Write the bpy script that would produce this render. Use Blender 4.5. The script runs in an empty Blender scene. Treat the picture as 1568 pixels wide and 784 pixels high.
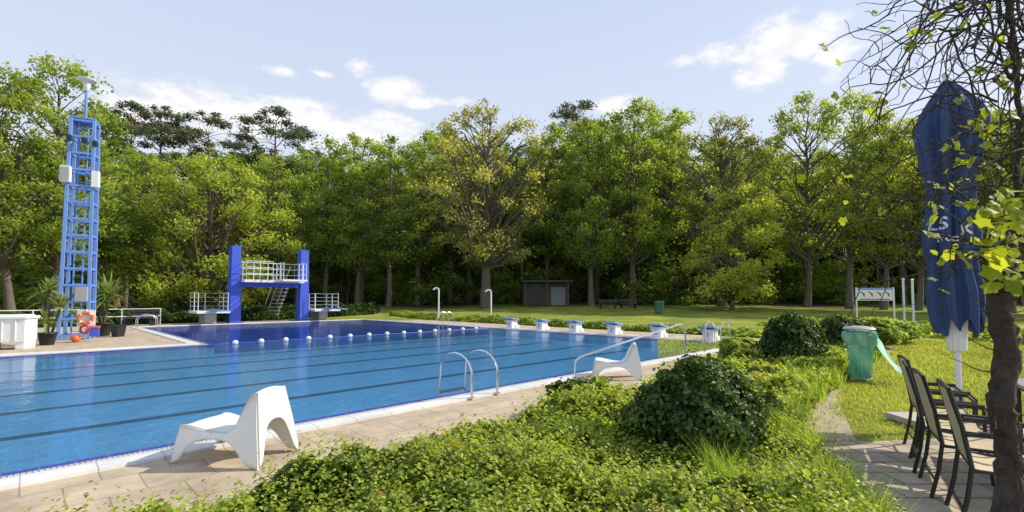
import bpy, math, random
import numpy as np
from mathutils import Vector, Matrix
from mathutils.bvhtree import BVHTree
R=math.radians
random.seed(7)
FX=740.0; HC=1.6; TH=R(2.7)
scene=bpy.context.scene
scene.view_settings.view_transform='Standard'
scene.view_settings.look='None'
scene.view_settings.exposure=0

# ---------------------------------------------------------------- camera
cd=bpy.data.cameras.new("camera"); cam=bpy.data.objects.new("camera",cd)
scene.collection.objects.link(cam); scene.camera=cam
cam.location=(0,0,HC); cam.rotation_euler=(R(90)+TH,0,0)
cd.sensor_width=36; cd.lens=36*FX/1568; cd.shift_y=0.0185; cd.clip_end=3000; cd.clip_start=0.05

# ---------------------------------------------------------------- survey helpers (metres)
def X_(px,Y): return (px-784)/FX*Y
def V3(px,py,Y): return Vector((X_(px,Y),Y,HC+Y*(456-py)/FX))
C45=math.sqrt(.5)
def uv(u,v,z=0): return Vector((C45*(u-v),C45*(u+v),z))
def gz(x,y):
    return np.clip((np.asarray(y,dtype=float)-34)*.045,0,1.8)

# ---------------------------------------------------------------- materials
def mat(name):
    m=bpy.data.materials.new(name); m.use_nodes=True
    nt=m.node_tree; b=nt.nodes['Principled BSDF']
    return m,nt,b
def N(nt,t,**k):
    n=nt.nodes.new(t)
    for a,c in k.items(): setattr(n,a,c)
    return n
def simple(name,col,rough=.6,metal=0,var=.15,scale=6,bump=0,bscale=40,spec=None):
    m,nt,b=mat(name)
    tc=N(nt,'ShaderNodeTexCoord'); no=N(nt,'ShaderNodeTexNoise'); no.inputs['Scale'].default_value=scale; no.inputs['Detail'].default_value=6
    nt.links.new(tc.outputs['Object'],no.inputs['Vector'])
    mx=N(nt,'ShaderNodeMix',data_type='RGBA')
    mx.inputs[6].default_value=[c*(1-var) for c in col]+[1]
    mx.inputs[7].default_value=[min(1,c*(1+var)) for c in col]+[1]
    nt.links.new(no.outputs['Fac'],mx.inputs[0]); nt.links.new(mx.outputs[2],b.inputs['Base Color'])
    b.inputs['Roughness'].default_value=rough; b.inputs['Metallic'].default_value=metal
    if spec is not None: b.inputs['Specular IOR Level'].default_value=spec
    if bump:
        n2=N(nt,'ShaderNodeTexNoise'); n2.inputs['Scale'].default_value=bscale; n2.inputs['Detail'].default_value=5
        nt.links.new(tc.outputs['Object'],n2.inputs['Vector'])
        bp=N(nt,'ShaderNodeBump'); bp.inputs['Strength'].default_value=bump; bp.inputs['Distance'].default_value=.02
        nt.links.new(n2.outputs['Fac'],bp.inputs['Height']); nt.links.new(bp.outputs['Normal'],b.inputs['Normal'])
    return m
def leafmat(name,dark,light,trans=.45,tcol=None,rough=.55,objvar=.5,spec=.25):
    m,nt,b=mat(name)
    at=N(nt,'ShaderNodeAttribute',attribute_name='tone')
    oi=N(nt,'ShaderNodeObjectInfo')
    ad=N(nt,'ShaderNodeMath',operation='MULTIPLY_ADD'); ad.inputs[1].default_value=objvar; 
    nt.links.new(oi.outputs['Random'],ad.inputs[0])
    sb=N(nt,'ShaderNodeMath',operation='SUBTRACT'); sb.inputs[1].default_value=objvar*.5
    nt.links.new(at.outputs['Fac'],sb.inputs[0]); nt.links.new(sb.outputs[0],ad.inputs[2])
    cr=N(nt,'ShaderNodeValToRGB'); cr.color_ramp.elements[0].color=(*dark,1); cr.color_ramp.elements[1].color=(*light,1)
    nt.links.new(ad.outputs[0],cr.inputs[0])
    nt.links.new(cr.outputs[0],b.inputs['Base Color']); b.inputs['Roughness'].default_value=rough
    b.inputs['Specular IOR Level'].default_value=spec
    tr=N(nt,'ShaderNodeBsdfTranslucent')
    mc=N(nt,'ShaderNodeMix',data_type='RGBA',blend_type='MULTIPLY'); mc.inputs[0].default_value=1
    mc.inputs[7].default_value=(*(tcol or (2.0,1.85,.8)),1)
    nt.links.new(cr.outputs[0],mc.inputs[6]); nt.links.new(mc.outputs[2],tr.inputs['Color'])
    ms=N(nt,'ShaderNodeMixShader'); ms.inputs[0].default_value=trans
    nt.links.new(b.outputs[0],ms.inputs[1]); nt.links.new(tr.outputs[0],ms.inputs[2])
    nt.links.new(ms.outputs[0],nt.nodes['Material Output'].inputs['Surface'])
    return m

M_bark=simple('bark',(.13,.11,.085),.9,var=.5,scale=3,bump=.6,bscale=12)
M_vinebark=simple('vine_bark',(.06,.045,.035),.9,var=.6,scale=14,bump=1,bscale=45)
M_pinebark=simple('pine_bark',(.2,.10,.06),.9,var=.4,scale=3,bump=.6,bscale=12)
M_leafA=leafmat('leaf_green',(.09,.15,.035),(.36,.45,.09),trans=.52)
M_leafB=leafmat('leaf_bronze',(.14,.16,.05),(.42,.42,.13),trans=.52)
M_leafY=leafmat('leaf_yellow',(.17,.235,.04),(.48,.54,.10),trans=.52)
M_needle=leafmat('needles',(.06,.085,.045),(.15,.18,.10),trans=.2)
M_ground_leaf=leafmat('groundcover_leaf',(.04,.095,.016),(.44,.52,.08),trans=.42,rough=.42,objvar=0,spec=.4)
M_redleaf=leafmat('red_shoot_leaf',(.22,.12,.04),(.45,.27,.09),trans=.35,objvar=0)
M_bush=leafmat('bush_leaf',(.018,.045,.012),(.115,.18,.03),trans=.2,rough=.5,objvar=.2,spec=.3)
M_grassblade=leafmat('grass_blade',(.16,.20,.035),(.42,.46,.11),trans=.45,objvar=0)
M_tallgrass=leafmat('tall_grass_blade',(.14,.24,.03),(.46,.56,.10),trans=.45,objvar=0)
M_vineleaf=leafmat('vine_leaf',(.14,.2,.02),(.44,.48,.06),trans=.5,tcol=(1.8,1.7,.6),objvar=0)
M_yucca=leafmat('yucca_leaf',(.07,.13,.04),(.30,.38,.1),trans=.25,objvar=.2)
M_white=simple('white_plastic',(.8,.8,.77),.35,var=.04,scale=3)
M_whitepaint=simple('white_paint',(.75,.76,.77),.5,var=.07,scale=5)
M_steel=simple('stainless_steel',(.7,.7,.7),.22,metal=1,var=.05)
M_blue=simple('blue_paint',(.05,.10,.58),.45,var=.2,scale=2)
M_lblue=simple('light_blue_paint',(.15,.29,.68),.45,var=.15,scale=2)
M_dark=simple('dark_metal_and_hut_shade',(.02,.02,.022),.4,var=.2)
M_grey=simple('grey_metal',(.35,.36,.37),.5,var=.1)
M_conc=simple('concrete',(.45,.41,.35),.85,var=.15,scale=8,bump=.2)
M_orange=simple('orange_plastic',(.75,.16,.03),.4,var=.1)
M_red=simple('red_paint',(.5,.03,.03),.5,var=.1)
M_wood=simple('weathered_wood',(.085,.07,.055),.8,var=.35,scale=4,bump=.3)
M_greenbag=leafmat('green_bag',(.10,.38,.28),(.55,.76,.66),trans=.55,tcol=(1.15,1.2,1.15),rough=.25,objvar=0,spec=.5)
M_soil=simple('soil',(.035,.035,.016),.95,var=.4,scale=12,bump=.8,bscale=30)
M_cloth=simple('parasol_fabric',(.032,.065,.17),.8,var=.2,scale=4,bump=.25,bscale=150)
M_mesh=simple('beige_mesh_fabric',(.52,.43,.28),.8,var=.12,scale=20)
M_slate=simple('grey_table_top',(.3,.31,.33),.4,var=.1,scale=6)

def brickmat(name,c1,c2,mortar,w,h,ms=.012,off=.5,rough=.85,dirt=.35,bump=.5):
    m,nt,b=mat(name)
    tc=N(nt,'ShaderNodeTexCoord'); br=N(nt,'ShaderNodeTexBrick'); br.offset=off
    br.inputs['Color1'].default_value=(*c1,1); br.inputs['Color2'].default_value=(*c2,1); br.inputs['Mortar'].default_value=(*mortar,1)
    br.inputs['Scale'].default_value=1; br.inputs['Brick Width'].default_value=w; br.inputs['Row Height'].default_value=h; br.inputs['Mortar Size'].default_value=ms
    br.inputs['Mortar Smooth'].default_value=.3
    nt.links.new(tc.outputs['Object'],br.inputs['Vector'])
    no=N(nt,'ShaderNodeTexNoise'); no.inputs['Scale'].default_value=1.6; no.inputs['Detail'].default_value=12; no.inputs['Roughness'].default_value=.72
    nt.links.new(tc.outputs['Object'],no.inputs['Vector'])
    mr=N(nt,'ShaderNodeMapRange'); mr.inputs[1].default_value=.3; mr.inputs[2].default_value=.7; mr.inputs[3].default_value=1-dirt; mr.inputs[4].default_value=1.12
    nt.links.new(no.outputs['Fac'],mr.inputs[0])
    mx=N(nt,'ShaderNodeMix',data_type='RGBA',blend_type='MULTIPLY'); mx.inputs[0].default_value=1
    nt.links.new(br.outputs['Color'],mx.inputs[6]); nt.links.new(mr.outputs[0],mx.inputs[7])
    nt.links.new(mx.outputs[2],b.inputs['Base Color']); b.inputs['Roughness'].default_value=rough
    n2=N(nt,'ShaderNodeTexNoise'); n2.inputs['Scale'].default_value=60; nt.links.new(tc.outputs['Object'],n2.inputs['Vector'])
    s=N(nt,'ShaderNodeMath',operation='MULTIPLY_ADD'); s.inputs[1].default_value=-1.0; nt.links.new(br.outputs['Fac'],s.inputs[0])
    s2=N(nt,'ShaderNodeMath',operation='MULTIPLY'); s2.inputs[1].default_value=.3; nt.links.new(n2.outputs['Fac'],s2.inputs[0]); nt.links.new(s2.outputs[0],s.inputs[2])
    bp=N(nt,'ShaderNodeBump'); bp.inputs['Strength'].default_value=bump; bp.inputs['Distance'].default_value=.01
    nt.links.new(s.outputs[0],bp.inputs['Height']); nt.links.new(bp.outputs['Normal'],b.inputs['Normal'])
    return m
M_deck=brickmat('deck_pavers',(.60,.48,.34),(.52,.42,.30),(.38,.30,.21),.5,.5,.008,dirt=.45)
M_patio=brickmat('patio_pavers',(.54,.45,.34),(.44,.37,.28),(.23,.20,.11),.42,.28,.016,dirt=.5)
M_coping=brickmat('coping',(.76,.75,.72),(.70,.70,.69),(.4,.42,.44),.5,.6,.006,0,.5,.2)
M_grate=brickmat('overflow_grate',(.55,.52,.47),(.5,.48,.45),(.24,.24,.24),.04,.4,.006,0,.5,.3)
M_tileL=brickmat('light_blue_tiles',(.17,.51,.80),(.155,.485,.77),(.28,.58,.80),.25,.125,.012,.5,.3,.14,.1)
M_tileD=brickmat('dark_blue_tiles',(.03,.12,.56),(.025,.11,.5),(.05,.14,.5),.25,.125,.012,.5,.3,.15,.1)
M_band=brickmat('band_tiles',(.02,.05,.32),(.018,.05,.36),(.12,.15,.4),.25,.125,.01,.5,.3,.1,.1)
M_line=simple('lane_line_tiles',(.006,.01,.035),.4,var=.2)

def groundmat():
    m,nt,b=mat('grass_ground')
    tc=N(nt,'ShaderNodeTexCoord')
    n1=N(nt,'ShaderNodeTexNoise'); n1.inputs['Scale'].default_value=.35; n1.inputs['Detail'].default_value=8; n1.inputs['Roughness'].default_value=.65
    n2=N(nt,'ShaderNodeTexNoise'); n2.inputs['Scale'].default_value=9; n2.inputs['Detail'].default_value=8; n2.inputs['Roughness'].default_value=.7
    for n in(n1,n2): nt.links.new(tc.outputs['Object'],n.inputs['Vector'])
    a=N(nt,'ShaderNodeValToRGB'); a.color_ramp.elements[0].position=.35; a.color_ramp.elements[0].color=(.18,.235,.04,1); a.color_ramp.elements[1].position=.65; a.color_ramp.elements[1].color=(.36,.40,.085,1)
    nt.links.new(n1.outputs['Fac'],a.inputs[0])
    c=N(nt,'ShaderNodeValToRGB'); c.color_ramp.elements[0].position=.3; c.color_ramp.elements[0].color=(.5,.5,.5,1); c.color_ramp.elements[1].position=.7; c.color_ramp.elements[1].color=(1.25,1.2,1.1,1)
    nt.links.new(n2.outputs['Fac'],c.inputs[0])
    mx=N(nt,'ShaderNodeMix',data_type='RGBA',blend_type='MULTIPLY'); mx.inputs[0].default_value=1
    nt.links.new(a.outputs[0],mx.inputs[6]); nt.links.new(c.outputs[0],mx.inputs[7])
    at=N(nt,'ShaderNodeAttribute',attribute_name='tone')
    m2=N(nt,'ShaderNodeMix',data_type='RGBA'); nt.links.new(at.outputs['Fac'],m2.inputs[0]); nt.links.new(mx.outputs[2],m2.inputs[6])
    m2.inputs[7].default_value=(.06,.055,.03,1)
    nt.links.new(m2.outputs[2],b.inputs['Base Color']); b.inputs['Roughness'].default_value=.95; b.inputs['Specular IOR Level'].default_value=.1
    bp=N(nt,'ShaderNodeBump'); bp.inputs['Strength'].default_value=.7; bp.inputs['Distance'].default_value=.05
    nt.links.new(n2.outputs['Fac'],bp.inputs['Height']); nt.links.new(bp.outputs['Normal'],b.inputs['Normal'])
    return m
M_ground=groundmat()

def watermat(name,tint,scat,sf):
    m,nt,b=mat(name); nt.nodes.remove(b)
    tc=N(nt,'ShaderNodeTexCoord')
    mp=N(nt,'ShaderNodeMapping'); mp.inputs['Scale'].default_value=(1,1.6,1)
    nt.links.new(tc.outputs['Object'],mp.inputs[0])
    n1=N(nt,'ShaderNodeTexNoise'); n1.inputs['Scale'].default_value=1.6; n1.inputs['Detail'].default_value=4
    n2=N(nt,'ShaderNodeTexNoise'); n2.inputs['Scale'].default_value=7; n2.inputs['Detail'].default_value=3
    for n in(n1,n2): nt.links.new(mp.outputs[0],n.inputs['Vector'])
    s=N(nt,'ShaderNodeMath',operation='MULTIPLY_ADD'); s.inputs[1].default_value=.22
    nt.links.new(n2.outputs['Fac'],s.inputs[0]); nt.links.new(n1.outputs['Fac'],s.inputs[2])
    bp=N(nt,'ShaderNodeBump'); bp.inputs['Strength'].default_value=.3; bp.inputs['Distance'].default_value=.05
    nt.links.new(s.outputs[0],bp.inputs['Height'])
    g=N(nt,'ShaderNodeBsdfGlossy'); g.inputs['Roughness'].default_value=.03
    t=N(nt,'ShaderNodeBsdfTransparent'); t.inputs[0].default_value=(*tint,1)
    df=N(nt,'ShaderNodeBsdfDiffuse'); df.inputs[0].default_value=(*scat,1)
    m0=N(nt,'ShaderNodeMixShader'); m0.inputs[0].default_value=sf; nt.links.new(t.outputs[0],m0.inputs[1]); nt.links.new(df.outputs[0],m0.inputs[2])
    fr=N(nt,'ShaderNodeFresnel'); fr.inputs[0].default_value=1.25
    nt.links.new(bp.outputs['Normal'],g.inputs['Normal']); nt.links.new(bp.outputs['Normal'],fr.inputs['Normal'])
    fm=N(nt,'ShaderNodeMath',operation='MULTIPLY'); fm.inputs[1].default_value=.75; nt.links.new(fr.outputs[0],fm.inputs[0])
    ms=N(nt,'ShaderNodeMixShader'); nt.links.new(fm.outputs[0],ms.inputs[0]); nt.links.new(m0.outputs[0],ms.inputs[1]); nt.links.new(g.outputs[0],ms.inputs[2])
    nt.links.new(ms.outputs[0],nt.nodes['Material Output'].inputs['Surface'])
    return m
M_water=watermat('pool_water',(.93,.97,1),(.13,.40,.70),.15)
M_waterD=watermat('deep_pool_water',(.84,.92,1),(.02,.08,.42),.35)

# ---------------------------------------------------------------- mesh builder
class MB:
    def __init__(s): s.v=[]; s.f=[]; s.m=[]; s.mats=[]
    def mi(s,mt):
        if mt not in s.mats: s.mats.append(mt)
        return s.mats.index(mt)
    def add(s,vs,fs,mt):
        o=len(s.v); s.v+= [tuple(x) for x in vs]; k=s.mi(mt)
        for f in fs: s.f.append([o+i for i in f]); s.m.append(k)
    def box(s,c,sz,mt,rz=0,M=None):
        x,y,z=[a/2 for a in sz]; q=[(-x,-y,-z),(x,-y,-z),(x,y,-z),(-x,y,-z),(-x,-y,z),(x,-y,z),(x,y,z),(-x,y,z)]
        m=Matrix.Rotation(rz,3,'Z') if M is None else M
        s.add([Vector(c)+m@Vector(p) for p in q],[(3,2,1,0),(4,5,6,7),(0,1,5,4),(1,2,6,5),(2,3,7,6),(3,0,4,7)],mt)
    def tube(s,pts,r,mt,n=8,cap=True):
        pts=[Vector(p) for p in pts]; L=len(pts)
        rs=r if isinstance(r,(list,tuple,np.ndarray)) else [r]*L
        vs=[];fs=[]; pu=None
        for i,p in enumerate(pts):
            d=(pts[min(i+1,L-1)]-pts[max(i-1,0)])
            d=d.normalized() if d.length>1e-9 else Vector((0,0,1))
            if pu is None:
                a=Vector((0,0,1)) if abs(d.z)<.9 else Vector((1,0,0)); pu=d.cross(a).normalized()
            else:
                pu=(pu-d*pu.dot(d)); pu=pu.normalized() if pu.length>1e-6 else d.orthogonal().normalized()
            w=d.cross(pu)
            for k in range(n):
                t=2*math.pi*k/n; vs.append(p+(pu*math.cos(t)+w*math.sin(t))*rs[i])
        for i in range(L-1):
            for k in range(n):
                a=i*n+k;b_=i*n+(k+1)%n; fs.append((a,b_,b_+n,a+n))
        if cap: fs.append(tuple(range(n-1,-1,-1))); fs.append(tuple(range((L-1)*n,L*n)))
        s.add(vs,fs,mt)
    def lathe(s,c,prof,mt,n=20):
        c=Vector(c); vs=[];fs=[]
        for r,z in prof:
            for k in range(n):
                t=2*math.pi*k/n; vs.append(c+Vector((r*math.cos(t),r*math.sin(t),z)))
        for i in range(len(prof)-1):
            for k in range(n):
                a=i*n+k;b_=i*n+(k+1)%n; fs.append((a,b_,b_+n,a+n))
        s.add(vs,fs,mt)
    def sphere(s,c,r,mt,n=14,sq=1):
        s.lathe(c,[(r*math.sin(math.pi*i/8)+1e-4,-r*sq*math.cos(math.pi*i/8)) for i in range(9)],mt,n)
    def torus(s,c,R_,r,mt,axis=Vector((0,1,0)),n=24):
        q=Vector((0,0,1)).rotation_difference(axis)
        pts=[Vector(c)+q@Vector((R_*math.cos(2*math.pi*k/n),R_*math.sin(2*math.pi*k/n),0)) for k in range(n+1)]
        s.tube(pts,r,mt,8,False)
    def quad(s,a,b,c,d,mt): s.add([a,b,c,d],[(0,1,2,3)],mt)
    def text(s,txt,size,Mx,mt):
        cu=bpy.data.curves.new('t','FONT'); cu.body=txt; cu.size=size; cu.align_x='CENTER'
        ob=bpy.data.objects.new('t',cu); scene.collection.objects.link(ob)
        dg=bpy.context.evaluated_depsgraph_get(); me=bpy.data.meshes.new_from_object(ob.evaluated_get(dg))
        s.add([Mx@v.co for v in me.vertices],[tuple(p.vertices) for p in me.polygons],mt)
        bpy.data.objects.remove(ob); bpy.data.meshes.remove(me)
    def obj(s,name,loc=(0,0,0),rz=0,smooth=True,bevel=0,ang=35):
        me=bpy.data.meshes.new(name); me.from_pydata(s.v,[],s.f); 
        for m in s.mats: me.materials.append(m)
        me.polygons.foreach_set('material_index',s.m); me.update()
        if smooth: me.shade_smooth(); me.set_sharp_from_angle(angle=R(ang))
        ob=bpy.data.objects.new(name,me); scene.collection.objects.link(ob); ob.location=loc; ob.rotation_euler=(0,0,rz)
        if bevel:
            b=ob.modifiers.new('bevel','BEVEL'); b.width=bevel; b.segments=2; b.limit_method='ANGLE'
        return ob

def np_mesh(name,V,groups,tone=None,mats=[],base=None):
    me=bpy.data.meshes.new(name)
    V=np.asarray(V,dtype=np.float32)
    me.vertices.add(len(V)); me.vertices.foreach_set('co',V.ravel())
    lv=np.concatenate([g[0].ravel() for g in groups]).astype(np.int32)
    sz=np.concatenate([np.full(len(g[0]),g[0].shape[1]) for g in groups]).astype(np.int32)
    mi=np.concatenate([np.full(len(g[0]),g[1]) for g in groups]).astype(np.int32)
    me.loops.add(len(lv)); me.loops.foreach_set('vertex_index',lv)
    me.polygons.add(len(sz)); me.polygons.foreach_set('loop_start',(np.cumsum(sz)-sz).astype(np.int32))
    me.polygons.foreach_set('material_index',mi)
    for m in mats: me.materials.append(m)
    me.update(calc_edges=True); me.validate()
    if tone is not None:
        a=me.attributes.new('tone','FLOAT','POINT'); a.data.foreach_set('value',np.asarray(tone,dtype=np.float32))
    return me
def link(name,me,loc=(0,0,0),rz=0,sc=1,parent=None):
    ob=bpy.data.objects.new(name,me); scene.collection.objects.link(ob); ob.location=loc; ob.rotation_euler=(0,0,rz)
    ob.scale=sc if isinstance(sc,(tuple,list)) else (sc,)*3
    if parent: ob.parent=parent
    return ob
def unit(a): return a/np.maximum(np.linalg.norm(a,axis=1,keepdims=True),1e-9)
def leaf_geo(C,nrm,size,rng,shape='kite',aspect=.4,direc=None):
    n=len(C); nrm=unit(nrm)
    if direc is None: direc=rng.normal(size=(n,3))
    d=unit(direc-nrm*np.sum(direc*nrm,1,keepdims=True)); s=np.cross(nrm,d); sz=size[:,None]
    if shape=='quad':
        P=[C-d*sz*.5, C+s*sz*aspect+d*sz*.05, C+d*sz*.5, C-s*sz*aspect-d*sz*.05]
        V=np.stack(P,1).reshape(-1,3); F=(np.arange(n)*4)[:,None]+np.array([[0,1,2,3]])
        return V,F,4
    up=nrm*sz*.13
    P=[C-d*sz*.5, C-d*sz*.15+s*sz*aspect*.9+up, C+d*sz*.2+s*sz*aspect*.75+up, C+d*sz*.5-nrm*sz*.1, C+d*sz*.2-s*sz*aspect*.75+up, C-d*sz*.15-s*sz*aspect*.9+up]
    V=np.stack(P,1).reshape(-1,3)
    b=(np.arange(n)*6)[:,None]
    F=np.concatenate([b+np.array([[0,1,2,3]]),b+np.array([[0,3,4,5]])])
    return V,F,6

# ---------------------------------------------------------------- world / light
SAZ=R(78); SEL=R(36)
w=bpy.data.worlds.new("World"); scene.world=w; w.use_nodes=True
nt=w.node_tree; nt.nodes.clear()
out=N(nt,'ShaderNodeOutputWorld'); bg=N(nt,'ShaderNodeBackground'); bg.inputs[1].default_value=.105
sky=N(nt,'ShaderNodeTexSky'); sky.sky_type='NISHITA'; sky.sun_disc=False; sky.sun_elevation=SEL; sky.sun_rotation=SAZ; sky.dust_density=2.0; sky.air_density=1.0
tc=N(nt,'ShaderNodeTexCoord')
sep=N(nt,'ShaderNodeSeparateXYZ'); nt.links.new(tc.outputs['Generated'],sep.inputs[0])
at2=N(nt,'ShaderNodeMath',operation='ARCTAN2'); nt.links.new(sep.outputs[0],at2.inputs[0]); nt.links.new(sep.outputs[1],at2.inputs[1])
asn=N(nt,'ShaderNodeMath',operation='ARCSINE'); nt.links.new(sep.outputs[2],asn.inputs[0])
ae=N(nt,'ShaderNodeCombineXYZ'); nt.links.new(at2.outputs[0],ae.inputs[0]); nt.links.new(asn.outputs[0],ae.inputs[1])
haze=N(nt,'ShaderNodeMix',data_type='RGBA')
hz=N(nt,'ShaderNodeMix',data_type='RGBA'); hz.inputs[6].default_value=(8.2,8.8,9.8,1); hz.inputs[7].default_value=(6.0,7.2,10.1,1)
mh2=N(nt,'ShaderNodeMapRange'); mh2.inputs[1].default_value=.1; mh2.inputs[2].default_value=.75; nt.links.new(asn.outputs[0],mh2.inputs[0]); nt.links.new(mh2.outputs[0],hz.inputs[0])
nt.links.new(hz.outputs[2],haze.inputs[7])
mrh=N(nt,'ShaderNodeMapRange'); mrh.inputs[1].default_value=0; mrh.inputs[2].default_value=1.4; mrh.inputs[3].default_value=.9; mrh.inputs[4].default_value=.65
nt.links.new(asn.outputs[0],mrh.inputs[0]); nt.links.new(mrh.outputs[0],haze.inputs[0])
nt.links.new(sky.outputs[0],haze.inputs[6])
nz=N(nt,'ShaderNodeTexNoise'); nz.inputs['Scale'].default_value=11; nz.inputs['Detail'].default_value=10; nz.inputs['Roughness'].default_value=.64
mpn=N(nt,'ShaderNodeMapping'); mpn.inputs['Scale'].default_value=(1,1,1.9); nt.links.new(tc.outputs['Generated'],mpn.inputs[0]); nt.links.new(mpn.outputs[0],nz.inputs['Vector'])
prev=None
clouds=[(320,170,165,36),(440,180,130,36),(560,200,120,30),(220,165,90,26),(1220,60,80,36),(1285,78,48,28),(1120,76,72,16),(1190,98,50,24),
 (600,132,60,18),(670,153,60,11),(541,99,27,15),(487,107,28,8),(425,101,34,10),(940,160,50,14),(-150,180,160,50),(1750,150,200,50),(2400,100,600,60),(-900,150,500,50)]
for px,py,rx,ry in clouds:
    az=math.atan((px-784)/FX); el=math.atan((456-py)/FX*math.cos(az))
    sx=1/(rx/FX*math.cos(az)**2); sy=1/(ry/FX*math.cos(az))
    sb=N(nt,'ShaderNodeVectorMath',operation='SUBTRACT'); sb.inputs[1].default_value=(az,el,0); nt.links.new(ae.outputs[0],sb.inputs[0])
    ml=N(nt,'ShaderNodeVectorMath',operation='MULTIPLY'); ml.inputs[1].default_value=(sx,sy,0); nt.links.new(sb.outputs[0],ml.inputs[0])
    ln=N(nt,'ShaderNodeVectorMath',operation='LENGTH'); nt.links.new(ml.outputs[0],ln.inputs[0])
    mr=N(nt,'ShaderNodeMapRange'); mr.inputs[1].default_value=1.5; mr.inputs[2].default_value=0; mr.inputs[3].default_value=0; mr.inputs[4].default_value=1; nt.links.new(ln.outputs['Value'],mr.inputs[0])
    if prev is None: prev=mr
    else:
        mxx=N(nt,'ShaderNodeMath',operation='MAXIMUM'); nt.links.new(prev.outputs[0],mxx.inputs[0]); nt.links.new(mr.outputs[0],mxx.inputs[1]); prev=mxx
dn=N(nt,'ShaderNodeMath',operation='MULTIPLY_ADD'); dn.inputs[1].default_value=2.6; nt.links.new(nz.outputs['Fac'],dn.inputs[0]); nt.links.new(prev.outputs[0],dn.inputs[2])
cm=N(nt,'ShaderNodeMapRange'); cm.interpolation_type='SMOOTHSTEP'; cm.inputs[1].default_value=1.4; cm.inputs[2].default_value=2.1; nt.links.new(dn.outputs[0],cm.inputs[0])
gate=N(nt,'ShaderNodeMapRange'); gate.inputs[1].default_value=0.02; gate.inputs[2].default_value=.3; nt.links.new(prev.outputs[0],gate.inputs[0])
cg=N(nt,'ShaderNodeMath',operation='MULTIPLY'); nt.links.new(cm.outputs[0],cg.inputs[0]); nt.links.new(gate.outputs[0],cg.inputs[1])
cg2=N(nt,'ShaderNodeMath',operation='MULTIPLY'); cg2.inputs[1].default_value=.95; nt.links.new(cg.outputs[0],cg2.inputs[0])
n5=N(nt,'ShaderNodeTexNoise'); n5.inputs['Scale'].default_value=22; n5.inputs['Detail'].default_value=6; nt.links.new(mpn.outputs[0],n5.inputs['Vector'])
cw=N(nt,'ShaderNodeMix',data_type='RGBA'); cw.inputs[6].default_value=(8.5,8.6,9.0,1); cw.inputs[7].default_value=(10.2,10.1,9.9,1)
m5=N(nt,'ShaderNodeMapRange'); m5.inputs[1].default_value=.35; m5.inputs[2].default_value=.6; nt.links.new(n5.outputs['Fac'],m5.inputs[0]); nt.links.new(m5.outputs[0],cw.inputs[0])
cc=N(nt,'ShaderNodeMix',data_type='RGBA'); nt.links.new(cg2.outputs[0],cc.inputs[0]); nt.links.new(haze.outputs[2],cc.inputs[6]); nt.links.new(cw.outputs[2],cc.inputs[7])
nt.links.new(cc.outputs[2],bg.inputs[0]); nt.links.new(bg.outputs[0],out.inputs[0])
sd=bpy.data.lights.new('sun','SUN'); sd.energy=5; sd.angle=R(.5); sd.color=(1,.92,.75)
so=bpy.data.objects.new('sun',sd); scene.collection.objects.link(so)
S=Vector((math.sin(SAZ)*math.cos(SEL),math.cos(SAZ)*math.cos(SEL),math.sin(SEL)))
so.rotation_euler=(-S).to_track_quat('-Z','Y').to_euler(); so.location=S*60

# ---------------------------------------------------------------- ground with pool cut-outs
U0,U1,V0,V1=-8.1,16.9,6.4,18.7
D0,D1,E1=4.5,16.9,32.0
gl=[-1500,-800,-400,-250,-160]+list(np.arange(-120,121,4.))+[160,250,400,800,1500]
us=sorted(set(gl+[U0,U1,D0])); vs_=sorted(set(gl+[V0,V1,E1]))
nu=len(us); V=[];F=[];tone=[]
for a in us:
    for b in vs_:
        p=uv(a,b); z=float(gz(p.x,p.y)); V.append((a,b,z))
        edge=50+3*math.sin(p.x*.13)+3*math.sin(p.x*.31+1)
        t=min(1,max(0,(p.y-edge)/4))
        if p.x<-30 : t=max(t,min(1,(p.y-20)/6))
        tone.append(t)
nv=len(vs_)
for i in range(nu-1):
    for j in range(nv-1):
        cu=(us[i]+us[i+1])/2; cv=(vs_[j]+vs_[j+1])/2
        if (U0<cu<U1 and V0<cv<V1) or (D0<cu<D1 and V1<=cv<E1): continue
        F.append((i*nv+j,(i+1)*nv+j,(i+1)*nv+j+1,i*nv+j+1))
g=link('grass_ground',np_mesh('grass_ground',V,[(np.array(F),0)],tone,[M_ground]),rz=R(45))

# ---------------------------------------------------------------- deck
def sheet(mb,u0,v0,u1,v1,z,mt): mb.quad((u0,v0,z),(u1,v0,z),(u1,v1,z),(u0,v1,z),mt)
mb=MB()
for a in [(-26,3.6,20,V0-.62),(U1+.62,V0-.62,20,35.5),(-26,V1+.62,D0-.62,35.5),(D0-.62,E1+.62,U1+.62,35.5),(-26,V0-.62,U0-.62,V1+.62)]:
    sheet(mb,*a,.03,M_deck)
mb.quad((-26,3.6,-.1),(20,3.6,-.1),(20,3.6,.03),(-26,3.6,.03),M_conc)
mb.quad((20,3.6,-.1),(20,35.5,-.1),(20,35.5,.03),(20,3.6,.03),M_conc)
mb.quad((20,35.5,-.1),(-26,35.5,-.1),(-26,35.5,.03),(20,35.5,.03),M_conc)
mb.obj('pool_deck_pavement',rz=R(45),smooth=False)

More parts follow.
